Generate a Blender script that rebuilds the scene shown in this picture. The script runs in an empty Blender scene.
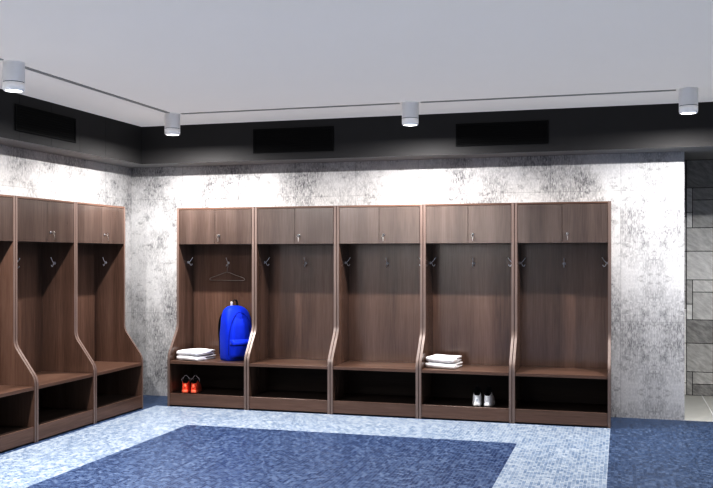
import bpy, bmesh, math, random
from math import sin, cos, pi, radians
from mathutils import Vector, Matrix
random.seed(7)
C = bpy.context.scene.collection
sc = bpy.context.scene

# ------------------------------------------------------------------ sizes (metres)
YW = 9.4511          # back wall plane
XW = -5.4541         # left wall plane
W = 0.915            # locker pitch
X0 = -4.6695         # left end of the back row
YL = 8.6237          # far end of the left row
H = 2.1275           # locker height
DT, DB = 0.4015, 0.614   # depth of the upper / lower part of a locker
DKY, DKX = 0.38, 0.345   # bulkhead depth on the back / left wall
ZB = 2.622           # underside of the bulkhead
HC = 3.035           # ceiling
XE = 0.59            # free end of the back wall
YS = 11.2            # stone wall of the passage
PT = 0.028           # side panel thickness

# ------------------------------------------------------------------ object helpers
def tag(o, label=None, cat=None, group=None, kind=None):
    if label: o['label'] = label
    if cat: o['category'] = cat
    if group: o['group'] = group
    if kind: o['kind'] = kind
    return o

def empty(name, loc=(0, 0, 0), rz=0.0):
    o = bpy.data.objects.new(name, None)
    o.location = loc
    o.rotation_euler = (0, 0, rz)
    o.empty_display_size = 0.1
    C.objects.link(o)
    return o

def obj(name, bm, mat, parent=None, smooth=False, loc=None):
    me = bpy.data.meshes.new(name)
    bmesh.ops.recalc_face_normals(bm, faces=bm.faces[:])
    bm.to_mesh(me)
    bm.free()
    for m in (mat if isinstance(mat, (list, tuple)) else [mat]):
        me.materials.append(m)
    if smooth:
        for p in me.polygons:
            p.use_smooth = True
    o = bpy.data.objects.new(name, me)
    if parent is not None: o.parent = parent
    if loc is not None: o.location = loc
    C.objects.link(o)
    return o

def copy_tree(o, parent=None):
    c = o.copy()
    C.objects.link(c)
    c.parent = parent
    for ch in list(o.children):
        copy_tree(ch, c)
    return c

def box(bm, x0, x1, y0, y1, z0, z1, bev=0.0, seg=1):
    r = bmesh.ops.create_cube(bm, size=1.0)
    vs = r['verts']
    for v in vs:
        v.co = Vector(((x0 + x1) / 2 + v.co.x * (x1 - x0), (y0 + y1) / 2 + v.co.y * (y1 - y0), (z0 + z1) / 2 + v.co.z * (z1 - z0)))
    if bev > 0:
        es = list({e for v in vs for e in v.link_edges})
        bmesh.ops.bevel(bm, geom=es, offset=bev, segments=seg, affect='EDGES', profile=0.5)
    return bm

def prism(bm, pts, axis, a, b, bev=0.0):
    """closed 2D outline pts swept along axis from a to b. axis x: pts are (y,z); y: (x,z); z: (x,y)"""
    def mk(p, t):
        if axis == 'x': return Vector((t, p[0], p[1]))
        if axis == 'y': return Vector((p[0], t, p[1]))
        return Vector((p[0], p[1], t))
    A = [bm.verts.new(mk(p, a)) for p in pts]
    B = [bm.verts.new(mk(p, b)) for p in pts]
    n = len(pts)
    fa = bm.faces.new(A); fb = bm.faces.new(list(reversed(B)))
    for i in range(n):
        bm.faces.new((A[i], B[i], B[(i + 1) % n], A[(i + 1) % n]))
    if bev > 0:
        es = list(set(fa.edges) | set(fb.edges))
        bmesh.ops.bevel(bm, geom=es, offset=bev, segments=1, affect='EDGES')
    return bm

def tube(bm, pts, r, n=8, closed=False, rs=None):
    pts = [Vector(p) for p in pts]
    rings = []
    N = len(pts)
    prev = None
    for i, p in enumerate(pts):
        if closed:
            t = pts[(i + 1) % N] - pts[i - 1]
        else:
            t = pts[min(i + 1, N - 1)] - pts[max(i - 1, 0)]
        t.normalize()
        if prev is None:
            a = Vector((0, 0, 1)) if abs(t.z) < 0.9 else Vector((1, 0, 0))
            u = t.cross(a).normalized()
        else:
            u = (prev - t * prev.dot(t))
            u = u.normalized() if u.length > 1e-6 else t.orthogonal().normalized()
        prev = u
        v = t.cross(u)
        rr = rs[i] if rs else r
        rings.append([bm.verts.new(p + (u * cos(2 * pi * k / n) + v * sin(2 * pi * k / n)) * rr) for k in range(n)])
    m = N if closed else N - 1
    for i in range(m):
        a, b = rings[i], rings[(i + 1) % N]
        for k in range(n):
            bm.faces.new((a[k], a[(k + 1) % n], b[(k + 1) % n], b[k]))
    if not closed:
        bm.faces.new(list(reversed(rings[0]))); bm.faces.new(rings[-1])
    return bm

def lathe(bm, prof, n=32, cap0=True, cap1=True, M=None):
    rings = []
    for r, z in prof:
        rings.append([bm.verts.new(Vector((r * cos(2 * pi * k / n), r * sin(2 * pi * k / n), z))) for k in range(n)])
    for a, b in zip(rings, rings[1:]):
        for k in range(n):
            bm.faces.new((a[k], a[(k + 1) % n], b[(k + 1) % n], b[k]))
    if cap0: bm.faces.new(list(reversed(rings[0])))
    if cap1: bm.faces.new(rings[-1])
    if M is not None:
        for ring in rings:
            for v in ring: v.co = M @ v.co
    return bm

def round_path(pts, rad, seg=5):
    """round the inner corners of an open polyline of 2D points (rad per inner corner)"""
    out = [Vector(pts[0])]
    for i in range(1, len(pts) - 1):
        p = Vector(pts[i]); a = (Vector(pts[i - 1]) - p).normalized(); b = (Vector(pts[i + 1]) - p).normalized()
        s, e = p + a * rad, p + b * rad
        for k in range(seg + 1):
            t = k / seg
            out.append(s * (1 - t) ** 2 + p * 2 * t * (1 - t) + e * t * t)
    out.append(Vector(pts[-1]))
    return out

# ------------------------------------------------------------------ materials
class NT:
    def __init__(s, name):
        s.m = bpy.data.materials.new(name)
        s.m.use_nodes = True
        s.t = s.m.node_tree
        s.n = s.t.nodes
        s.b = s.n['Principled BSDF']
    def new(s, typ, **kw):
        n = s.n.new(typ)
        for k, v in kw.items():
            if k.startswith('i_'):
                key = k[2:]
                n.inputs[int(key) if key.isdigit() else key].default_value = v
            else: setattr(n, k, v)
        return n
    def link(s, a, b): s.t.links.new(a, b)
    def put(s, inp, v):
        if hasattr(v, 'is_output') or isinstance(v, bpy.types.NodeSocket): s.link(v, inp)
        else: inp.default_value = v
    def math(s, op, a, b=0.0, c=0.0, clamp=False):
        n = s.new('ShaderNodeMath', operation=op, use_clamp=clamp)
        s.put(n.inputs[0], a); s.put(n.inputs[1], b); s.put(n.inputs[2], c)
        return n.outputs[0]
    def mix(s, f, a, b, blend='MIX'):
        n = s.new('ShaderNodeMix', data_type='RGBA', blend_type=blend)
        s.put(n.inputs['Factor'], f); s.put(n.inputs['A'], a); s.put(n.inputs['B'], b)
        return n.outputs['Result']
    def mixf(s, f, a, b):
        n = s.new('ShaderNodeMix', data_type='FLOAT')
        s.put(n.inputs[0], f); s.put(n.inputs[2], a); s.put(n.inputs[3], b)
        return n.outputs[0]
    def xyz(s, v):
        n = s.new('ShaderNodeSeparateXYZ'); s.link(v, n.inputs[0]); return n.outputs
    def comb(s, x, y, z):
        n = s.new('ShaderNodeCombineXYZ')
        s.put(n.inputs[0], x); s.put(n.inputs[1], y); s.put(n.inputs[2], z)
        return n.outputs[0]
    def noise(s, v, scale=1.0, detail=4.0, rough=0.55):
        n = s.new('ShaderNodeTexNoise'); s.link(v, n.inputs['Vector'])
        n.inputs['Scale'].default_value = scale; n.inputs['Detail'].default_value = detail; n.inputs['Roughness'].default_value = rough
        return n.outputs[0]
    def white(s, v):
        n = s.new('ShaderNodeTexWhiteNoise', noise_dimensions='3D'); s.link(v, n.inputs[0]); return n.outputs[0]
    def ramp(s, f, stops):
        n = s.new('ShaderNodeValToRGB'); s.link(f, n.inputs[0])
        cr = n.color_ramp
        while len(cr.elements) < len(stops): cr.elements.new(0.5)
        for e, (p, c) in zip(cr.elements, stops):
            e.position = p; e.color = (c if len(c) == 4 else (*c, 1)) if isinstance(c, tuple) else (c, c, c, 1)
        return n.outputs[0]
    def obco(s): return s.new('ShaderNodeTexCoord').outputs['Object']
    def bump(s, h, strength, dist=0.002):
        n = s.new('ShaderNodeBump'); n.inputs['Strength'].default_value = strength; n.inputs['Distance'].default_value = dist
        s.link(h, n.inputs['Height']); s.link(n.outputs[0], s.b.inputs['Normal'])
    def out(s, col=None, rough=None, metal=None, spec=None):
        if col is not None: s.put(s.b.inputs['Base Color'], col if not isinstance(col, tuple) else (*col, 1) if len(col) == 3 else col)
        if rough is not None: s.put(s.b.inputs['Roughness'], rough)
        if metal is not None: s.put(s.b.inputs['Metallic'], metal)
        if spec is not None: s.put(s.b.inputs['Specular IOR Level'], spec)
        return s.m

def lin(r, g, b):
    f = lambda c: (c / 255 / 12.92) if c / 255 <= 0.04045 else ((c / 255 + 0.055) / 1.055) ** 2.4
    return (f(r), f(g), f(b), 1)

def plain(name, col, rough=0.5, metal=0.0, spec=0.5, var=0.06, scale=30.0):
    t = NT(name)
    n = t.noise(t.obco(), scale, 3)
    c2 = tuple(min(1, x * (1 + var)) for x in col[:3]) + (1,)
    c1 = tuple(x * (1 - var) for x in col[:3]) + (1,)
    return t.out(t.mix(n, c1, c2), rough, metal, spec)

def wood(name, dark, mid, light, axis='z', rough=0.2, spec=1.0, ior=1.6):
    t = NT(name)
    co = t.obco()
    rnd = t.new('ShaderNodeObjectInfo').outputs['Random']
    x, y, z = t.xyz(co)
    off = t.math('MULTIPLY', rnd, 37.0)
    st = {'z': (1, 1, .045), 'x': (.045, 1, 1), 'y': (1, .045, 1)}[axis]
    v = t.comb(t.math('ADD', t.math('MULTIPLY', x, st[0]), off), t.math('MULTIPLY', y, st[1]), t.math('MULTIPLY', z, st[2]))
    broad = t.noise(v, 7.0, 2, .5)
    grain = t.noise(v, 85.0, 4, .6)
    f = t.math('ADD', t.math('MULTIPLY', broad, .62), t.math('MULTIPLY', grain, .42))
    col = t.ramp(f, [(.30, dark), (.52, mid), (.74, light)])
    t.bump(grain, .04, .001)
    t.b.inputs['IOR'].default_value = ior
    return t.out(col, rough, 0, spec)

M = {}
WD, WM, WL = lin(82, 64, 55), lin(110, 88, 77), lin(130, 107, 95)
M['wood'] = wood('wenge_wood', WD, WM, WL, 'z')
M['wood_door_sheen'] = wood('wenge_wood_door_sheen', lin(72, 60, 55), lin(92, 79, 73), lin(108, 95, 89), 'z', .22, 1.0, 1.65)  # same wood as the carcass, greyed to stand for sheen on the doors
M['wood_shaded'] = wood('wenge_wood_matte_shaded', lin(46, 36, 32), lin(62, 50, 45), lin(76, 62, 56), 'x', .55, .3, 1.45)  # matte, with the shade under the bench put into a darker colour
M['wood_h'] = wood('wenge_wood_lengthwise', WD, WM, WL, 'x', .34, .6, 1.5)
M['edge'] = wood('edge_banding', lin(106, 91, 85), lin(124, 108, 101), lin(138, 122, 115), 'z', .42, 1.0, 1.5)
M['chrome'] = plain('polished_chrome', (.72, .72, .74), .16, 1.0)
M['nickel'] = plain('satin_nickel', (.82, .82, .84), .28, .55)
M['steel'] = plain('brushed_steel', (.62, .60, .58), .3, 1.0)

# white patinated mosaic wall
def wall_mat(name, side):
    t = NT(name)
    x, y, z = t.xyz(t.obco())
    a = x if side == 'back' else y
    if side == 'back':
        mirror = t.math('GREATER_THAN', a, -.01)
        ma = t.math('ABSOLUTE', t.math('SUBTRACT', a, .31))
        mz = t.math('PINGPONG', t.math('ADD', z, .30), .56)
        u = t.mixf(mirror, a, t.math('ADD', ma, 11.3)); w = t.mixf(mirror, z, mz)
    else:
        mirror = 0.0; u = a; w = z
    tile = 0.0115
    iu = t.math('FLOOR', t.math('DIVIDE', u, tile)); iw = t.math('FLOOR', t.math('DIVIDE', w, tile * 1.5))
    tv = t.white(t.comb(iu, iw, 3.0))
    streak = t.noise(t.comb(t.math('MULTIPLY', u, 95), t.math('MULTIPLY', w, 22), 1.7), 1.0, 4, .65)
    fine = t.noise(t.comb(t.math('MULTIPLY', u, 120), t.math('MULTIPLY', w, 60), 5.1), 1.0, 2, .6)
    blot = t.noise(t.comb(t.math('MULTIPLY', u, 1.0), t.math('MULTIPLY', w, .75), 8.0 if side == 'back' else 2.6), 2.3, 6, .62)
    pan = t.white(t.comb(t.math('FLOOR', t.math('DIVIDE', t.math('ADD', a, .04), .685)), t.math('FLOOR', t.math('DIVIDE', t.math('ADD', z, .35), 1.3)), 9.0))
    blot = t.math('ADD', blot, t.math('MULTIPLY', t.math('SUBTRACT', pan, .5), .05))
    # amount of dark patina
    b1 = t.ramp(blot, [(.40, 0.0), (.68, 1.0)])
    s1 = t.ramp(t.math('ADD', t.math('MULTIPLY', streak, .88), t.math('MULTIPLY', tv, .12)), [(.36, 0.0), (.66, 1.0)])
    amt = t.math('ADD', t.math('MULTIPLY', b1, t.math('ADD', t.math('MULTIPLY', s1, .80), .16)), t.math('MULTIPLY', s1, .13))
    spot = t.ramp(t.noise(t.comb(t.math('MULTIPLY', u, 9), t.math('MULTIPLY', w, 16), 4.4), 1.0, 5, .7), [(.57, 0.0), (.68, 1.0)])
    amt = t.math('ADD', amt, t.math('MULTIPLY', spot, t.math('MULTIPLY', fine, .75)), clamp=True)
    amt = t.math('MULTIPLY', amt, t.mixf(mirror, 1.0, .8) if side == 'back' else 1.0)
    col = t.mix(amt, lin(209, 208, 207), lin(106, 105, 107))
    col = t.mix(t.math('MULTIPLY', tv, .10), col, lin(140, 140, 150))
    # sheet seams
    fr = t.math('FRACT', t.math('DIVIDE', t.math('ADD', a, .01), .685))
    seam = t.math('LESS_THAN', fr, .011)
    fz = t.math('FRACT', t.math('DIVIDE', t.math('ADD', z, .35), 1.3))
    seam = t.math('MAXIMUM', seam, t.math('LESS_THAN', fz, .005))
    col = t.mix(t.math('MULTIPLY', seam, .22), col, lin(90, 90, 95))
    g = t.math('MINIMUM', t.math('PINGPONG', t.math('DIVIDE', u, tile), .5), t.math('PINGPONG', t.math('DIVIDE', w, tile * 1.5), .5))
    t.bump(t.math('MINIMUM', g, .1), .25, .002)
    return t.out(col, .5, 0, .35)

M['wall_back'] = wall_mat('patinated_mosaic_back', 'back')
M['wall_left'] = wall_mat('patinated_mosaic_left', 'left')

FA = .56
def floor_mat(name, cols, grout, tile=.025, rough=.42, streak=False):
    t = NT(name)
    x, y, z = t.xyz(t.obco())
    ax = t.math('DIVIDE', x, tile)
    ix = t.math('FLOOR', ax)
    ay = t.math('ADD', t.math('DIVIDE', y, tile * 1.4), t.math('MULTIPLY', t.white(t.comb(ix, 2.0, 7.0)), .9))
    iy = t.math('FLOOR', ay)
    r = t.white(t.comb(ix, iy, 1.0))
    big = t.noise(t.comb(x, y, 0.0), 1.6, 4, .55)
    mid = t.noise(t.comb(t.math('MULTIPLY', x, 5), t.math('MULTIPLY', y, 14), 0.0), 1.0, 4, .6)
    f = t.math('ADD', t.math('MULTIPLY', r, .66), t.math('ADD', t.math('MULTIPLY', big, .26), t.math('MULTIPLY', mid, .12)))
    col = t.ramp(f, [(.18, tuple(c * FA for c in cols[0][:3])), (.5, tuple(c * FA for c in cols[1][:3])), (.72, tuple(c * FA for c in cols[2][:3])), (.92, tuple(c * FA for c in cols[3][:3]))])
    gx = t.math('PINGPONG', ax, .5); gy = t.math('MULTIPLY', t.math('PINGPONG', ay, .5), 1.4)
    g = t.math('MINIMUM', gx, gy)
    gm = t.math('LESS_THAN', g, .09)
    col = t.mix(t.math('MULTIPLY', gm, .85), col, tuple(c * FA for c in grout[:3]) + (1,))
    t.bump(t.math('MINIMUM', g, .12), .2, .002)
    return t.out(col, t.mixf(r, rough - .08, rough + .12), 0, .4)

M['floor_mid'] = floor_mat('blue_mosaic', [lin(66, 88, 122), lin(84, 108, 144), lin(108, 130, 164), lin(140, 158, 186)], lin(96, 118, 152), .026)
M['floor_light'] = floor_mat('pale_blue_mosaic', [lin(152, 176, 206), lin(186, 202, 222), lin(206, 218, 232), lin(226, 234, 242)], lin(222, 230, 240), .026)
M['floor_dark'] = floor_mat('deep_blue_mosaic', [lin(62, 86, 132), lin(84, 108, 150), lin(106, 129, 168), lin(142, 161, 192)], lin(130, 148, 178), .026)

M['ceiling'] = plain('ceiling_fill_glow', (.46, .42, .39, 1), .85, 0, .2, .01, 3)
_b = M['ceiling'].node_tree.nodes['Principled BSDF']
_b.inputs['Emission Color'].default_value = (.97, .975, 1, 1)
_b.inputs['Emission Strength'].default_value = .37  # glow added to lift the ceiling tone; the surface is no lamp
M['plaster'] = plain('pale_plaster', lin(225, 222, 218), .7, 0, .2, .03, 3)
M['bulk'] = plain('charcoal_paint', (.068, .066, .066), .6, 0, .2, .03, 6)
M['soffit'] = plain('soffit_bounce_grey', (.34, .335, .33), .6, 0, .2, .03, 6)  # paler than the bulkhead face, standing in for light off the wall
M['vent'] = plain('black_metal', (.012, .012, .013), .6, 0, .15, .05)
M['can'] = plain('white_powder_coat', (.93, .92, .90, 1), .5, 0, .3, .01)
M['ring'] = plain('frosted_ring', (.9, .9, .9, 1), .4, 0, .3, .01)
_b = M['ring'].node_tree.nodes['Principled BSDF']
_b.inputs['Emission Color'].default_value = (1, 1, 1, 1)
_b.inputs['Emission Strength'].default_value = .12
M['groove'] = plain('grey_shadow_line', lin(120, 120, 128), .6, 0, .2, .02)
M['track'] = plain('grey_track_metal', lin(186, 184, 180), .6, 0, .2, .02)
M['concrete'] = plain('passage_grey_tile', lin(196, 196, 192), .5, 0, .3, .06, 12)
M['whiteline'] = plain('white_strip', lin(235, 235, 235), .5)
M['plinth'] = plain('plinth_black', (.01, .01, .011), .7)

t = NT('slate_stone')
x, y, z = t.xyz(t.obco())
d1 = t.noise(t.comb(t.math('ADD', t.math('MULTIPLY', x, 5), t.math('MULTIPLY', z, -7)), t.math('ADD', t.math('MULTIPLY', x, 14), t.math('MULTIPLY', z, 19)), 3.0), 1.0, 6, .65)
attr = t.new('ShaderNodeAttribute', attribute_name='tone').outputs['Fac']
f = t.math('ADD', t.math('MULTIPLY', d1, .45), t.math('MULTIPLY', attr, .55))
t.bump(d1, .6, .01)
M['slate'] = t.out(t.ramp(f, [(.26, lin(136, 135, 134)), (.5, lin(204, 203, 201)), (.75, lin(252, 251, 249))]), .6, 0, .3)
M['joint'] = plain('dark_joint', lin(40, 40, 42), .8)

t = NT('lens_glow')
t.b.inputs['Emission Color'].default_value = (1, .98, .95, 1)
t.b.inputs['Emission Strength'].default_value = 6.0
M['lens'] = t.out((.9, .9, .9, 1), .4)

def fabric(name, col, scale=220, rough=.85, spec=.2, str_=.25):
    t = NT(name)
    co = t.obco()
    n = t.noise(co, scale, 2); b = t.noise(co, 9, 3)
    c = tuple(col[:3])
    col = t.mix(t.math('ADD', t.math('MULTIPLY', n, .4), t.math('MULTIPLY', b, .6)), tuple(x * .82 for x in c) + (1,), tuple(min(1, x * 1.15) for x in c) + (1,))
    t.bump(n, str_, .002)
    t.b.inputs['Sheen Weight'].default_value = .08
    return t.out(col, rough, 0, spec)
M['towel'] = fabric('white_terry', lin(238, 238, 240), 180, .95, .1, .5)
M['blue'] = fabric('royal_blue_nylon', (.006, .048, .50), 300, .6, .3, .12)
M['blue2'] = fabric('royal_blue_nylon_pocket', (.007, .052, .54), 300, .55, .3, .12)
M['navy'] = fabric('navy_piping', (.004, .028, .36), 300, .6)
M['black'] = fabric('black_webbing', (.008, .008, .010), 300, .7)
M['greyweb'] = fabric('grey_webbing', lin(190, 186, 182), 200, .7)
M['orange'] = fabric('orange_red_knit', lin(255, 104, 72), 400, .6, .3, .1)
M['pink'] = plain('coral_rubber', lin(255, 138, 108), .5)
M['whitemesh'] = fabric('white_leather', (.92, .92, .93), 300, .5, .4, .05)
M['whiterub'] = plain('white_rubber', (.92, .92, .91), .55)
M['greylace'] = plain('grey_lace', lin(176, 168, 172), .7)
M['lining'] = fabric('black_lining', (.006, .005, .007), 300, .9)

# ------------------------------------------------------------------ the setting
def struct(name, bm, mats):
    return tag(obj(name, bm, mats), kind='structure')

def quad(bm, x0, x1, y0, y1, z, mi):
    f = bm.faces.new([bm.verts.new((x0, y0, z)), bm.verts.new((x1, y0, z)), bm.verts.new((x1, y1, z)), bm.verts.new((x0, y1, z))])
    f.material_index = mi
XR, YF = 5.0, -1.5                      # how far the room runs to the right and towards the viewer
FX0, FX1, FX2, FY = -3.958, -.859, -.0985, 7.898
LX0, LY1 = XW + DB + .045, YW - DB - .012
bm = bmesh.new()
xs = [XW, LX0, FX0, FX1, FX2, XR]
ys = [YF, 1.6, FY, LY1, YW]
for i in range(5):
    for j in range(4):
        mi = 0
        if 1 <= i <= 3 and j <= 2: mi = 1
        if i == 2 and j <= 1: mi = 2
        if i in (1, 2, 3) and j == 0 and i != 2: mi = 1
        quad(bm, xs[i], xs[i + 1], ys[j], ys[j + 1], 0, mi)
bmesh.ops.remove_doubles(bm, verts=bm.verts[:], dist=1e-4)
struct('floor', bm, [M['floor_mid'], M['floor_light'], M['floor_dark']])

bm = bmesh.new(); box(bm, XE - 3, XR, YW + .002, YS, -.05, -.001)
struct('floor_passage', bm, M['concrete'])
bm = bmesh.new(); box(bm, XW - .12, XE, YW, YW + .12, 0, HC)
struct('wall_back', bm, M['wall_back'])
bm = bmesh.new(); box(bm, XW - .12, XW, YF, YW, 0, HC)
struct('wall_left', bm, M['wall_left'])
bm = bmesh.new(); box(bm, XW - .12, XR + .12, YF - .12, YF, 0, HC)
struct('wall_front', bm, M['plaster'])
bm = bmesh.new(); box(bm, XR, XR + .12, YF, YS + .1, 0, HC)
struct('wall_right', bm, M['plaster'])
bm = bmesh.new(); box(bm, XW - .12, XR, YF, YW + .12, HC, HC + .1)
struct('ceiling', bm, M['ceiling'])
bm = bmesh.new(); box(bm, XE - 3, XR, YW + .12, YS + .1, 2.712, 2.8)
struct('ceiling_passage', bm, M['soffit'])
# dropped bulkheads, dark face, underside coloured paler for bounced light
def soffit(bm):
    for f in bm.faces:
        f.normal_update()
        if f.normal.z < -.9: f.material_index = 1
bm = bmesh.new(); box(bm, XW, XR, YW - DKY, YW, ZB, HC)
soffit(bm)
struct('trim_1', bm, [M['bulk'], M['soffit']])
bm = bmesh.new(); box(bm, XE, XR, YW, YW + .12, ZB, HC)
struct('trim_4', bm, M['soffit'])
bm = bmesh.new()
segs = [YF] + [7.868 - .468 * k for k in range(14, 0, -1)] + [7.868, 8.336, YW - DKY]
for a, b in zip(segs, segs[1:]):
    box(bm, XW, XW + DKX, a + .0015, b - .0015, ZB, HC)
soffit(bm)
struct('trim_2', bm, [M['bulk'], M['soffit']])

# stone wall of the passage, random ashlar slabs with dark joints
bm = bmesh.new()
tone = bm.faces.layers.float.new('tone')
box(bm, XE - 3, XR, YS + .004, YS + .12, 0, 2.712)
for f in bm.faces: f.material_index = 1
rs = random.Random(3)
def slab(x0, x1, z0, z1, v=None):
    z0 = max(z0, 0.0); z1 = min(z1, 2.71)
    if z1 - z0 < .02: return
    n0 = len(bm.faces)
    box(bm, x0 + .003, x1 - .003, YS - .006 + rs.uniform(0, .006), YS + .004, z0 + .003, z1 - .003, .002)
    bm.faces.ensure_lookup_table()
    v = rs.random() if v is None else v
    for f in bm.faces[n0:]:
        f.material_index = 0; f[tone] = v
per = 1.06
xc = .721 - .60 * 5
k = 0
while xc < XR - .7:
    for r in range(-2, 4):
        T = 1.33 + 1.06 * r + (0 if k == 5 else .31 * ((k * 7) % 5))
        q = {-2: (None,) * 6, -1: (.3, .3, .45, .2, .4, .4), 0: (.55, .8, .75, .62, .25, .42), 1: (.8, .9, .4, .5, .7, .8), 2: (.5, .5, .5, .5, .5, .3)}.get(r, (None,) * 6) if k == 5 else (None,) * 6  # set slab tones at the opening, lower ones darkened for light falloff
        slab(xc, xc + .065, T - .28, T, q[0]); slab(xc, xc + .065, T - .46, T - .28, q[1])
        slab(xc + .065, xc + .29, T - .14, T, q[2]); slab(xc + .065, xc + .29, T - .46, T - .14, q[3])
        slab(xc, xc + .29, T - .73, T - .46, q[4]); slab(xc, xc + .29, T - 1.06, T - .73, q[5])
        slab(xc + .29, xc + .60, T - .20, T); slab(xc + .29, xc + .60, T - .60, T - .20); slab(xc + .29, xc + .60, T - 1.06, T - .60)
    xc += .60; k += 1
o = struct('wall_passage', bm, [M['slate'], M['joint']])
bm = bmesh.new(); box(bm, .882, .894, YW + .01, YS - .02, -.001, .003)
struct('trim_3', bm, M['whiteline'])

# ------------------------------------------------------------------ lockers
def side_profile():
    pts = [(-DT, H), (-DT, .832), (-DB, .545), (-DB, 0)]
    return [(p.x, p.y) for p in round_path(pts, .055, 6)]

def hook_bm(M4):
    """double coat hook: plate on the surface at z=0, prongs along +Z of M4, up is +Y of M4"""
    bm = bmesh.new()
    lathe(bm, [(.0145, 0), (.0145, .003), (.011, .006)], 14)
    tube(bm, [(0, -.002, .003), (0, .004, .016), (0, .018, .030), (0, .036, .043), (0, .050, .052)], .004, 8, rs=[.005, .0048, .0042, .004, .0052])
    tube(bm, [(0, .002, .012), (0, -.014, .020), (0, -.027, .027), (0, -.031, .036), (0, -.024, .043), (0, -.014, .045)], .004, 8, rs=[.005, .0045, .0042, .004, .004, .005])
    for v in bm.verts: v.co = M4 @ (v.co * 1.12)
    return bm

def make_locker():
    root = empty('locker')
    IW = W - .004
    prof = side_profile()
    outline = prof + [(0, 0), (0, H)]
    for x0 in (0.0, IW - PT):
        bm = bmesh.new(); prism(bm, outline, 'x', x0, x0 + PT, .0012)
        sp = obj('side_panel', bm, M['wood'], root)
        bm = bmesh.new()
        n = len(prof)
        A = []
        for i, p in enumerate(prof):
            q = Vector(p)
            t = (Vector(prof[min(i + 1, n - 1)]) - Vector(prof[max(i - 1, 0)])).normalized()
            nn = Vector((t.y, -t.x)) if Vector((t.y, -t.x)).x < 0 else Vector((-t.y, t.x))
            q2 = q + nn * .0006
            A.append([bm.verts.new((x0 + .0012, q2.x, q2.y)), bm.verts.new((x0 + PT - .0012, q2.x, q2.y))])
        for a, b in zip(A, A[1:]):
            bm.faces.new((a[0], a[1], b[1], b[0]))
        eb = obj('edge_band', bm, M['edge'], sp, smooth=True)
        eb['label'] = 'paler glossy edge strip along the curved front edge'
    xi0, xi1 = PT + .0005, IW - PT - .0005
    bm = bmesh.new(); box(bm, xi0, xi1, -.050, -.036, .4845, H - .0195)
    obj('back_panel', bm, M['wood'], root)
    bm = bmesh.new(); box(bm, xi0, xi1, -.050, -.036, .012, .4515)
    bp = obj('lower_back_panel', bm, M['wood_shaded'], root)
    bp['label'] = 'back of the shoe compartment, coloured darker for the shade under the bench'
    bm = bmesh.new(); box(bm, xi0, xi1, -DT + .001, -.013, H - .019, H - .001, .001)
    obj('top_panel', bm, M['wood_h'], root)
    bm = bmesh.new(); box(bm, xi0, xi1, -DT + .022, -.0505, 1.733, 1.751, .001)
    obj('cabinet_floor', bm, M['wood_h'], root)
    bm = bmesh.new(); box(bm, xi0, xi1, -DB + .003, -.013, .452, .484, .003, 2)
    obj('bench_seat', bm, M['wood_h'], root)
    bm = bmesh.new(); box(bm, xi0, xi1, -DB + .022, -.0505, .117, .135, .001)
    obj('shoe_shelf', bm, M['wood_shaded'], root)
    bm = bmesh.new(); box(bm, xi0, xi1, -DB + .004, -DB + .0215, .012, .138, .0015)
    obj('kick_board', bm, M['wood_h'], root)
    # doors
    mid = (xi0 + xi1) / 2
    for s, (a, b) in enumerate(((xi0 + .002, mid - .0012), (mid + .0012, xi1 - .002))):
        bm = bmesh.new(); box(bm, a, b, -DT, -DT + .018, 1.7305, H - .0215, .0015)
        d = obj('door', bm, M['wood_door_sheen'], root)
        if s == 1:
            lx, lz = a + .047, 1.822
            R = Matrix.Translation((lx, -DT - .0003, lz)) @ Matrix.Rotation(pi / 2, 4, 'X')
            bm = bmesh.new(); lathe(bm, [(.0125, 0), (.0125, .006), (.0105, .009), (.008, .0092)], 18, M=R)
            lk = obj('lock', bm, M['chrome'], d, True)
            bm = bmesh.new()
            box(bm, lx - .0012, lx + .0012, -DT - .030, -DT - .0095, lz - .004, lz + .004, .0004)
            R2 = Matrix.Translation((lx, -DT - .036, lz)) @ Matrix.Rotation(pi / 2, 4, 'Y')
            lathe(bm, [(.004, -.0014), (.011, -.0014), (.011, .0014), (.004, .0014)], 16, False, False, M=R2)
            # ring and spare key hanging down
            tube(bm, [(lx + .009 * sin(q), -DT - .040 , lz - .014 + .011 * cos(q)) for q in [2 * pi * i / 12 for i in range(12)]], .0012, 5, True)
            box(bm, lx + .001, lx + .010, -DT - .043, -DT - .040, lz - .050, lz - .024, .001)
            box(bm, lx + .003, lx + .008, -DT - .043, -DT - .040, lz - .066, lz - .049, .0006)
            obj('key', bm, M['steel'], d)
    # hooks: centre of the back, and one on the inner face of each side
    for Mx in (Matrix(((1, 0, 0, IW / 2), (0, 0, -1, -.050), (0, 1, 0, 1.528), (0, 0, 0, 1))),
               Matrix(((0, 0, 1, PT), (1, 0, 0, -.185), (0, 1, 0, 1.535), (0, 0, 0, 1))),
               Matrix(((0, 0, -1, IW - PT), (1, 0, 0, -.185), (0, 1, 0, 1.535), (0, 0, 0, 1)))):
        h = obj('coat_hook', hook_bm(Mx), M['nickel'], root, True)
        h['label'] = 'chrome double coat hook'
    return root

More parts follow.
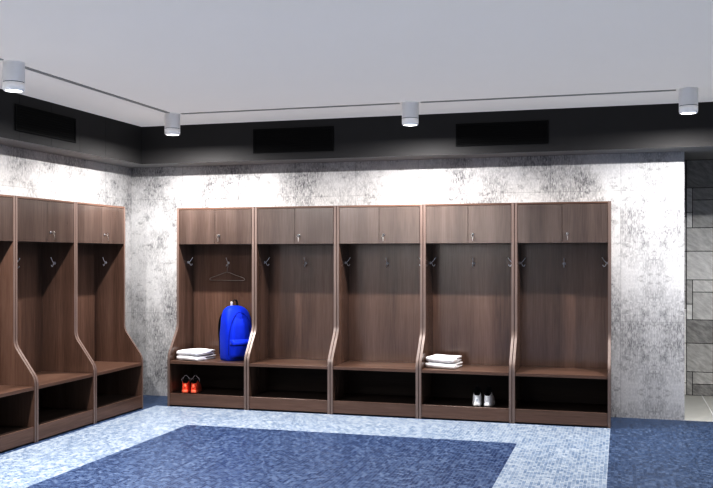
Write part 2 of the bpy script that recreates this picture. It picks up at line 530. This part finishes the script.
first = make_locker()
spots = []
back_lab = ['dark brown wooden locker holding the blue backpack, wire hanger and red shoes',
            'empty dark brown wooden locker directly right of the one with the blue backpack',
            'empty dark brown wooden locker directly left of the one with white sneakers',
            'dark brown wooden locker with towels on its bench and white sneakers below',
            'empty dark brown wooden locker at the right end of the back row']
for k in range(5):
    spots.append((X0 + k * W + .002, YW - .003, 0.0, back_lab[k], 'lockers along the back wall'))
left_lab = ['brown wooden locker on the left wall, nearest the room corner',
            'brown wooden locker on the left wall, middle one, second from the corner',
            'brown wooden locker on the left wall, cut off by the left picture edge']
for k in range(3):
    spots.append((XW + .003, YL - (k + 1) * W + .002, pi / 2, left_lab[k], 'lockers along the left wall'))
for i, (x, y, rz, lab, grp) in enumerate(spots):
    o = first if i == 0 else copy_tree(first)
    o.location = (x, y, 0); o.rotation_euler = (0, 0, rz)
    tag(o, lab, 'locker', grp)

# ------------------------------------------------------------------ vents
def make_vent(w, h, label, loc, rz):
    r = empty('air_vent', loc, rz)
    tag(r, label, 'vent', 'black air vents in the bulkhead')
    bm = bmesh.new()
    f = .018
    for (a, b, c, d) in ((0, w, 0, f), (0, w, h - f, h), (0, f, f, h - f), (w - f, w, f, h - f)):
        box(bm, a, b, -.014, -.001, c, d, .002)
    obj('frame', bm, M['vent'], r)
    bm = bmesh.new(); box(bm, f, w - f, -.003, -.001, f, h - f)
    obj('backing', bm, M['vent'], r)
    bm = bmesh.new()
    n = 9
    for i in range(n):
        z = f + (h - 2 * f) * (i + .5) / n
        prism(bm, [(-.012, z - .009), (-.0105, z - .010), (-.004, z + .006), (-.0055, z + .007)], 'x', f, w - f)
    obj('slats', bm, M['vent'], r)
    return r
yb = YW - DKY
def vx(x): return x * (yb / 9.148)
make_vent(.90, .255, 'black louvred air vent above the second locker of the back row', (-3.775, yb, 2.700), 0)
make_vent(.91, .225, 'black louvred air vent above the fourth and fifth back lockers', (-1.592, yb, 2.700), 0)
make_vent(.925, .235, 'black louvred air vent in the bulkhead over the left wall', (XW + DKX, 6.86, 2.705), pi / 2)

# ------------------------------------------------------------------ downlights and tracks
LZ = 2.826
def make_downlight():
    r = empty('downlight')
    R = .079
    top = HC - LZ - .001
    bm = bmesh.new()
    lathe(bm, [(R, .062), (R, top)], 40, True, True)
    obj('housing', bm, M['can'], r, False)
    bm = bmesh.new(); lathe(bm, [(R - .004, .0565), (R - .004, .0625)], 40)
    obj('groove', bm, M['groove'], r)
    bm = bmesh.new(); lathe(bm, [(R - .018, -.002), (R - .010, -.004), (R - .003, .004), (R, .014), (R, .057), (R - .018, .057), (R - .018, -.002)], 40, False, False)
    obj('trim_ring', bm, M['ring'], r, True)
    bm = bmesh.new(); lathe(bm, [(R - .0185, .004), (R - .0185, .030)], 40)
    obj('lens', bm, M['lens'], r)
    return r
dl = make_downlight()
vis = [(-4.318, 5.79, 'white cylindrical ceiling downlight above the left lockers, nearest the left picture edge'),
       (-4.345, 8.33, 'white cylindrical ceiling downlight in the corner where the two tracks meet'),
       (-1.893, 8.33, 'white cylindrical ceiling downlight between the two back vents'),
       (.550, 8.30, 'white cylindrical ceiling downlight at the right end of the back track')]
for i, (x, y, lab) in enumerate(vis):
    o = dl if i == 0 else copy_tree(dl)
    o.location = (x, y, LZ)
    tag(o, lab, 'ceiling light', 'cylindrical downlights')

def track(x0, x1, y0, y1, label):
    bm = bmesh.new()
    box(bm, x0, x1, y0, y1, HC - .006, HC - .0005, .001)
    tag(obj('lighting_track', bm, M['track']), label, 'lighting track', 'thin grey ceiling tracks')
g = .10
track(-4.345 + g, -1.893 - g, 8.308, 8.352, 'thin grey ceiling track between the corner downlight and the middle back one')
track(-1.893 + g, .55 - .10, 8.308, 8.352, 'thin grey ceiling track between the two right-hand downlights')
track(-4.365, -4.32, 5.79 + .11, 8.33 - g, 'thin grey ceiling track running over the left lockers towards the corner')
track(-4.365, -4.32, 3.6, 5.79 - .11, 'thin grey ceiling track ending at the left picture edge, before the left downlight')

# ------------------------------------------------------------------ towels
def towel_bm(w, d, h, seed, back=0.0):
    """folded towel, fold at the front (-y), layers open at the back; extruded along x with soft waviness"""
    rn = random.Random(seed)
    prof = []
    hh = h / 2
    y0, y1 = 0.0, d
    # outer contour from back-bottom to front, round the fold, to back-top, then the slit between the layers
    for k in range(9): prof.append((y1 - (y1 - hh) * k / 8, 0))
    for k in range(1, 8):
        a = -pi / 2 - pi * k / 8
        prof.append((hh + cos(a) * hh, hh + sin(a) * hh))
    for k in range(9): prof.append((hh + (y1 - hh) * k / 8, h))
    prof += [(y1 + .004, h * .93), (y1 + .005, h * .75), (y1 + .003, h * .58), (y1, h * .53)]
    for k in range(1, 8): prof.append((y1 - (y1 - hh) * k / 8, h * (.53 - .02 * k / 8)))
    prof.append((hh * 1.0, h * .5))
    for k in range(7, 0, -1): prof.append((y1 - (y1 - hh) * k / 8, h * (.47 + .02 * k / 8)))
    prof += [(y1, h * .47), (y1 + .004, h * .40), (y1 + .006, h * .22), (y1 + .003, h * .05)]
    bm = bmesh.new()
    nx = 12
    rings = []
    ph = rn.uniform(0, 6)
    for i in range(nx + 1):
        x = w * i / nx
        e = min(i, nx - i)
        inset = {0: .30, 1: .06}.get(e, 0)
        ring = []
        for (y, z) in prof:
            zc = h * (.74 if z > h * .5 else .24)
            zz = z + (zc - z) * inset * .8
            if z > h * .9: zz += .0025 * sin(x * 16 + ph) + .002 * sin(y * 19 + ph * 2)
            if h * .45 < z < h * .55: zz = h * .5 + (zz - h * .5) * (1 + inset * 2)
            yy = y + .003 * sin(x * 13 + ph + z * 40)
            ring.append(bm.verts.new((x + (.004 * sin(y * 14 + z * 60 + ph) if e == 0 else 0), yy, max(zz, 0))))
        rings.append(ring)
    n = len(prof)
    for a, b in zip(rings, rings[1:]):
        for k in range(n): bm.faces.new((a[k], a[(k + 1) % n], b[(k + 1) % n], b[k]))
    bm.faces.new(rings[0]); bm.faces.new(list(reversed(rings[-1])))
    bmesh.ops.triangulate(bm, faces=[f for f in bm.faces if len(f.verts) > 4])
    return bm

def put_towel(w, d, h, seed, corner, rz, z, label, grp):
    bm = towel_bm(w, d, h, seed)
    for v in bm.verts: v.co.x -= w                 # origin at the front right corner
    o = obj('folded_towel', bm, M['towel'], None, True)
    o.location = (corner[0], corner[1], z); o.rotation_euler = (0, 0, rz)
    return tag(o, label, 'towel', grp)
ZT = .4845
put_towel(.29, .31, .048, 1, (-4.338, 8.862), radians(-15), ZT, 'folded white towel lying under another beside the blue backpack', 'towels left of the backpack')
put_towel(.29, .305, .052, 2, (-4.336, 8.864), radians(-14), ZT + .0525, 'folded white towel on top of the stack beside the blue backpack', 'towels left of the backpack')
put_towel(.300, .25, .052, 3, (-1.590, 8.935), radians(-10), ZT, 'folded white towel at the bottom of the stack above the white sneakers', 'towels above the white sneakers')
put_towel(.290, .25, .056, 4, (-1.596, 8.945), radians(-9), ZT + .0565, 'folded white towel on top of the stack above the white sneakers', 'towels above the white sneakers')

# ------------------------------------------------------------------ hanger
def make_hanger(loc):
    hx, hy, hz = loc
    bm = bmesh.new()
    r = .0028
    nb = .070         # neck below the hook bend
    pts = [(-.012, 0, -.012), (-.014, 0, 0), (-.010, 0, .010), (0, 0, .014), (.010, 0, .010), (.014, 0, 0), (.010, 0, -.014), (.002, 0, -.030), (0, 0, -nb)]
    tube(bm, pts, r, 8)
    sh = [(0, 0, -nb), (-.04, 0, -nb - .012), (-.11, 0, -nb - .038), (-.185, 0, -nb - .061), (-.205, 0, -nb - .071), (-.212, 0, -nb - .082), (-.205, 0, -nb - .090), (-.19, 0, -nb - .094),
          (0, 0, -nb - .094), (.19, 0, -nb - .094), (.205, 0, -nb - .090), (.212, 0, -nb - .082), (.205, 0, -nb - .071), (.185, 0, -nb - .061), (.11, 0, -nb - .038), (.04, 0, -nb - .012)]
    tube(bm, sh, .0034, 8, True)
    o = obj('clothes_hanger', bm, M['steel'], None, True)
    o.location = loc
    return tag(o, 'thin metal clothes hanger on the hook above the blue backpack', 'hanger')
make_hanger((X0 + W / 2, YW - .003 - .050 - .034, 1.528 - .034 + .004))

# ------------------------------------------------------------------ backpack
def superring(w, d, n=40, p=3.2):
    out = []
    for k in range(n):
        a = 2 * pi * k / n
        c, s = cos(a), sin(a)
        out.append((math.copysign(abs(c) ** (2 / p), c) * w / 2, math.copysign(abs(s) ** (2 / p), s) * d / 2))
    return out
def loft(bm, rings, caps=True):
    R = [[bm.verts.new(p) for p in r] for r in rings]
    n = len(R[0])
    for a, b in zip(R, R[1:]):
        for k in range(n): bm.faces.new((a[k], a[(k + 1) % n], b[(k + 1) % n], b[k]))
    if caps:
        bm.faces.new(list(reversed(R[0]))); bm.faces.new(R[-1])
    return bm

def make_backpack(loc, rz):
    """local: front faces -y, width along x, straps on +y"""
    root = empty('backpack', loc, rz)
    tag(root, 'royal blue backpack with black handle standing on the locker bench', 'backpack')
    Wd, Dp, Ht = .325, .235, .585
    # body
    bm = bmesh.new(); rings = []
    levels = [(0, .93, .92, 0), (.006, .98, .97, 0), (.03, 1.0, 1.0, 0), (.15, 1.03, 1.04, -.004), (.28, 1.02, 1.0, -.002), (.38, .99, .93, .004), (.45, .95, .86, .010),
              (.50, .88, .78, .016), (.535, .78, .69, .022), (.56, .64, .58, .028), (.576, .46, .44, .032), (.584, .24, .26, .034), (Ht, .08, .1, .034)]
    for z, a, b, oy in levels:
        rings.append([(x + .003 * sin(z * 31 + y * 20), y + oy + .003 * sin(z * 23 + x * 30), z) for x, y in superring(Wd * a, Dp * b, 44, 4.6 if z < .5 else 3.2)])
    loft(bm, rings)
    body = obj('body', bm, M['blue'], root, True)
    def half(z):
        for (z0, a0, b0, o0), (z1, a1, b1, o1) in zip(levels, levels[1:]):
            if z0 <= z <= z1:
                t = (z - z0) / (z1 - z0)
                return Wd * (a0 + (a1 - a0) * t) / 2, Dp * (b0 + (b1 - b0) * t) / 2, o0 + (o1 - o0) * t
        return .01, .01, .03
    def surf(u, z, lift=0.0):
        """point on the front face at fraction u of the half-width"""
        hw, hd, oy = half(z)
        p = 4.6 if z < .5 else 3.2
        x = u * hw
        y = -hd * max(0.0, 1 - abs(u) ** p) ** (1 / p) + oy
        return Vector((x, y - lift, z))
    # arched zip line of the main compartment
    pts = []
    for k in range(41):
        a = pi * k / 40
        u = -cos(a) * .90
        z = .07 + (.445) * (sin(a) ** .62)
        pts.append(surf(u, z, .002))
    bm = bmesh.new(); tube(bm, pts, .0035, 8)
    obj('zip', bm, M['navy'], root, True)
    # raised front panel inside the arch
    bm = bmesh.new()
    grid = []
    for j in range(15):
        z = .05 + .43 * j / 14
        row = []
        for i in range(17):
            u = -1 + 2 * i / 16
            zz = (z - .05) / .43
            lim = .74 * (1 - max(0, zz - .55) ** 2 * 2.3)
            e = min(1, (1 - abs(u)) * 4) * min(1, (1 - zz) * 5) * min(1, zz * 6 + .1)
            row.append(bm.verts.new(surf(u * lim, z, -.004 + .014 * e)))
        grid.append(row)
    for a, b in zip(grid, grid[1:]):
        for k in range(16): bm.faces.new((a[k], a[k + 1], b[k + 1], b[k]))
    obj('front_panel', bm, M['blue2'], root, True)
    # lower pocket, bulging
    bm = bmesh.new(); grid = []
    for j in range(13):
        z = .022 + .20 * j / 12
        row = []
        for i in range(17):
            u = -1 + 2 * i / 16
            e = (min(1, (1 - abs(u)) * 5) ** .6) * (min(1, (1 - j / 12) * 5 + .0) ** .6) * min(1, j / 12 * 6) ** .6
            row.append(bm.verts.new(surf(u * .80, z, -.004 + .050 * e)))
        grid.append(row)
    for a, b in zip(grid, grid[1:]):
        for k in range(16): bm.faces.new((a[k], a[k + 1], b[k + 1], b[k]))
    pk = obj('front_pocket', bm, M['blue2'], root, True)
    # pocket flap
    bm = bmesh.new(); grid = []
    for j in range(6):
        z = .232 - .060 * j / 5
        row = []
        for i in range(17):
            u = -1 + 2 * i / 16
            lift = [.004, .030, .050, .056, .057, .056][j] * (min(1, (1 - abs(u)) * 6) ** .5) + .001
            row.append(bm.verts.new(surf(u * .83, z, lift)))
        grid.append(row)
    for a, b in zip(grid, grid[1:]):
        for k in range(16): bm.faces.new((a[k], a[k + 1], b[k + 1], b[k]))
    fl = obj('pocket_flap', bm, M['blue'], pk, True)
    m = fl.modifiers.new('thick', 'SOLIDIFY'); m.thickness = .004
    # shoulder straps on the back
    for s in (-1, 1):
        c = [(s * .060, .112, .525), (s * .085, .158, .475), (s * .098, .180, .38), (s * .100, .176, .28), (s * .108, .158, .18), (s * .130, .128, .09), (s * .138, .112, .055)]
        wd = [.030, .032, .032, .030, .024, .014, .013]
        bm = bmesh.new(); R = []
        for (x, y, z), w in zip(c, wd):
            R.append([(x - w, y - .005, z), (x + w, y - .005, z), (x + w, y + .006, z + .002), (x - w, y + .006, z + .002)])
        loft(bm, R)
        st = obj('shoulder_strap', bm, M['black'], root, True)
        m = st.modifiers.new('sub', 'SUBSURF'); m.levels = 1; m.render_levels = 2
        st['label'] = 'black padded shoulder strap'
    # grab handle: black loop with a grey side
    bm = bmesh.new(); R = []
    arc = [(-.030, .552), (-.034, .590), (-.028, .625), (-.012, .643), (.010, .643), (.026, .625), (.030, .590), (.026, .552)]
    for x, z in arc:
        R.append([(x - .002, .026, z), (x - .002, .052, z), (x + .004, .052, z + .004), (x + .004, .026, z + .004)])
    loft(bm, R)
    hd = obj('handle', bm, M['black'], root, True)
    hd['label'] = 'black webbing grab loop'
    bm = bmesh.new()
    box(bm, -.046, -.028, .022, .056, .570, .628, .005, 2)
    tb = obj('webbing_tab', bm, M['greyweb'], root, True)
    tb['label'] = 'pale grey webbing tab beside the handle'
    return root
make_backpack((-3.998, 9.13, .4845), radians(52))

# ------------------------------------------------------------------ shoes
def make_shoe(upper, sole, accent, side, laces='greylace', scale=1.0):
    """heel at the origin pointing -y, toe along +y"""
    root = empty('sneaker')
    L = .285
    N = 40
    def outline(t, grow=0.0):
        # t in 0..1 round the foot, starting at the heel, right side first
        a = 2 * pi * t
        y = L * (1 - cos(a)) / 2
        s = y / L
        wr = .038 + .013 * sin(min(1, s / .95) * pi * .9) - .012 * math.exp(-((s - .42) / .16) ** 2) * (1 if side > 0 else .4)
        wl = .038 + .013 * sin(min(1, s / .95) * pi * .9) - .012 * math.exp(-((s - .42) / .16) ** 2) * (1 if side < 0 else .4)
        k = abs(sin(a)) ** .55
        x = (wr if sin(a) >= 0 else -wl) * k
        return Vector((x * (1 + grow * 18), y + (grow if y > L / 2 else -grow), 0))
    # sole
    bm = bmesh.new(); R = []
    for z, g in ((0, .000), (.004, .003), (.018, .004), (.030, .0015), (.034, -.001)):
        ring = []
        for k in range(N):
            p = outline(k / N, g)
            lift = .018 * max(0, (p.y / L - .8) / .2) ** 2 + .006 * max(0, (.06 - p.y / L) / .06)
            ring.append((p.x, p.y, z + lift))
        R.append(ring)
    loft(bm, R)
    obj('sole', bm, sole, root, True)
    # upper: from the sole edge to the collar rim
    bm = bmesh.new(); rings = []
    rim = []
    for k in range(N):
        t = k / N; a = 2 * pi * t
        p0 = outline(t, -.001)
        p0.z = .030 + .018 * max(0, (p0.y / L - .8) / .2) ** 2
        ry = .016 + (.128 - .016) * (1 - cos(a)) / 2
        rx = (.034 - .006 * (ry / .13)) * (1 if sin(a) >= 0 else -1) * abs(sin(a)) ** .8
        s = (1 - cos(a)) / 2
        rz_ = .104 + .022 * math.exp(-((s - .45) / .28) ** 2) + .022 * s
        p1 = Vector((rx, ry, rz_))
        c = Vector((p0.x * 1.04, p0.y + (.004 if s > .8 else (-.004 if s < .1 else 0)), p0.z + (.05 if s < .6 else .042)))
        rim.append((p0, c, p1))
    for j in range(9):
        t = j / 8
        rings.append([tuple(p0 * (1 - t) ** 2 + c * 2 * t * (1 - t) + p1 * t * t) for p0, c, p1 in rim])
    loft(bm, rings, False)
    up = obj('upper', bm, upper, root, True)
    # dark inside
    bm = bmesh.new(); rings = []
    for q, dz, sc_ in ((0, .0015, 1.06), (.1, .003, .98), (.4, -.012, .9), (.8, -.045, .85), (1, -.062, .8)):
        cx = Vector((0, .072, 0))
        rings.append([tuple((Vector((p1.x, p1.y, 0)) - cx) * sc_ + cx + Vector((0, 0, max(p1.z + dz, .036)))) for _, _, p1 in rim])
    loft(bm, rings, False)
    ln = obj('lining', bm, M['lining'], root, True)
    ln['label'] = 'black collar and inside of the shoe'
    # tongue
    bm = bmesh.new(); R = []
    for (y, z, w) in ((.205, .072, .018), (.165, .100, .022), (.140, .126, .025), (.124, .150, .027), (.112, .172, .026), (.108, .182, .018)):
        R.append([(-w, y + .004, z - .004), (0, y, z + .005), (w, y + .004, z - .004), (w * .9, y + .010, z - .003), (0, y + .010, z + .011), (-w * .9, y + .010, z - .003)])
    loft(bm, R)
    tg = obj('tongue', bm, M['lining'], root, True)
    # laces criss-cross over the instep and a bow at the top
    bm = bmesh.new()
    for i in range(5):
        y = .146 + .015 * i; z = .124 - .0115 * i + .002
        w = .024 + .001 * i
        tube(bm, [(-w, y, z - .012), (-w * .5, y + .002, z + .001), (0, y + .004, z + .005), (w * .5, y + .006, z + .001), (w, y + .008, z - .012)], .0032, 6)
    for s in (-1, 1):
        tube(bm, [(s * .026, .128, .126), (s * .031, .116, .146), (s * .020, .106, .166), (s * .004, .103, .180)], .0034, 6)
        tube(bm, [(s * .004, .134, .142), (s * .026, .126, .156), (s * .043, .114, .144), (s * .043, .112, .120), (s * .040, .118, .104)], .003, 6)
    lc = obj('laces', bm, M[laces], root, True)
    # heel tab
    bm = bmesh.new(); R = []
    for z, w, y in ((.060, .012, -.0040), (.085, .013, .0030), (.100, .012, .0100), (.108, .008, .0150)):
        R.append([(-w, y - .001, z), (w, y - .001, z), (w, y + .004, z), (-w, y + .004, z)])
    loft(bm, R)
    ht = obj('heel_tab', bm, accent, root, True)
    return root
ZS = .1365
red = make_shoe(M['orange'], M['pink'], M['pink'], 1)
redR = make_shoe(M['orange'], M['pink'], M['pink'], -1)
white = make_shoe(M['whitemesh'], M['whiterub'], M['whiterub'], 1, 'lining')
whiteR = make_shoe(M['whitemesh'], M['whiterub'], M['whiterub'], -1, 'lining')
for o, x, y, deg, lab, grp in (
        (red, -4.480, 8.878, 22, 'orange-red running shoe on the shoe shelf, left one of its pair', 'pair of red shoes'),
        (redR, -4.386, 8.882, 14, 'orange-red running shoe on the shoe shelf, right one of its pair', 'pair of red shoes'),
        (white, -1.353, 8.886, 7, 'white sneaker with black lining on the shelf, left one of its pair', 'pair of white sneakers'),
        (whiteR, -1.256, 8.890, -1, 'white sneaker with black lining on the shelf, right one of its pair', 'pair of white sneakers')):
    o.location = (x, y, ZS); o.rotation_euler = (0, 0, radians(deg))
    tag(o, lab, 'shoe', grp)

# ------------------------------------------------------------------ lights
def disc(loc, power, size=.06, col=(1, .985, .97)):
    l = bpy.data.lights.new('downlight_and_fill_disc', 'AREA')
    l.shape = 'DISK'; l.size = size; l.energy = power; l.color = col
    o = bpy.data.objects.new('downlight_and_fill_disc', l)
    o.location = loc
    C.objects.link(o)
    return o
P = 71
for i, (x, y, _) in enumerate(vis): disc((x, y, LZ - .005), P * (1.35, 1.12, 1, 1)[i]).data.spread = radians(177)
for x, y in ((2.99, 8.33), (-4.345, 3.35)): disc((x, y, LZ - .005), P)
for x, y in ((-2.0, 3.9), (.55, 3.9), (3.0, 3.9), (-2.0, 1.4), (.55, 1.4), (3.0, 1.4)):  # unseen fill lamps, added to light the near floor and its bounce
    disc((x, y, LZ - .005), 42).data.spread = radians(105)

for x in (-4.4, -3.0): disc((x, YF + .8, LZ - .005), 60)  # unseen lamps added to brighten the wall behind the camera for reflections

w = bpy.data.worlds.new('ambient')
sc.world = w
w.use_nodes = True
w.node_tree.nodes['Background'].inputs[0].default_value = (.93, .95, 1.0, 1)
w.node_tree.nodes['Background'].inputs[1].default_value = .08

# ------------------------------------------------------------------ camera
cam = bpy.data.cameras.new('camera')
co = bpy.data.objects.new('camera', cam)
C.objects.link(co)
co.location = (0, 0, 1.6)
co.rotation_euler = (pi / 2, 0, .2821)
cam.sensor_width = 36
cam.lens = 914.24 / 713 * 36
cam.shift_y = (256.44 - 244) / 713
cam.clip_start = .05
sc.camera = co
sc.view_settings.view_transform = 'Standard'
sc.view_settings.look = 'None'
sc.view_settings.exposure = 0.12
sc.view_settings.gamma = 0.64
sc.cycles.max_bounces = 8
sc.cycles.diffuse_bounces = 5
sc.cycles.use_denoising = True
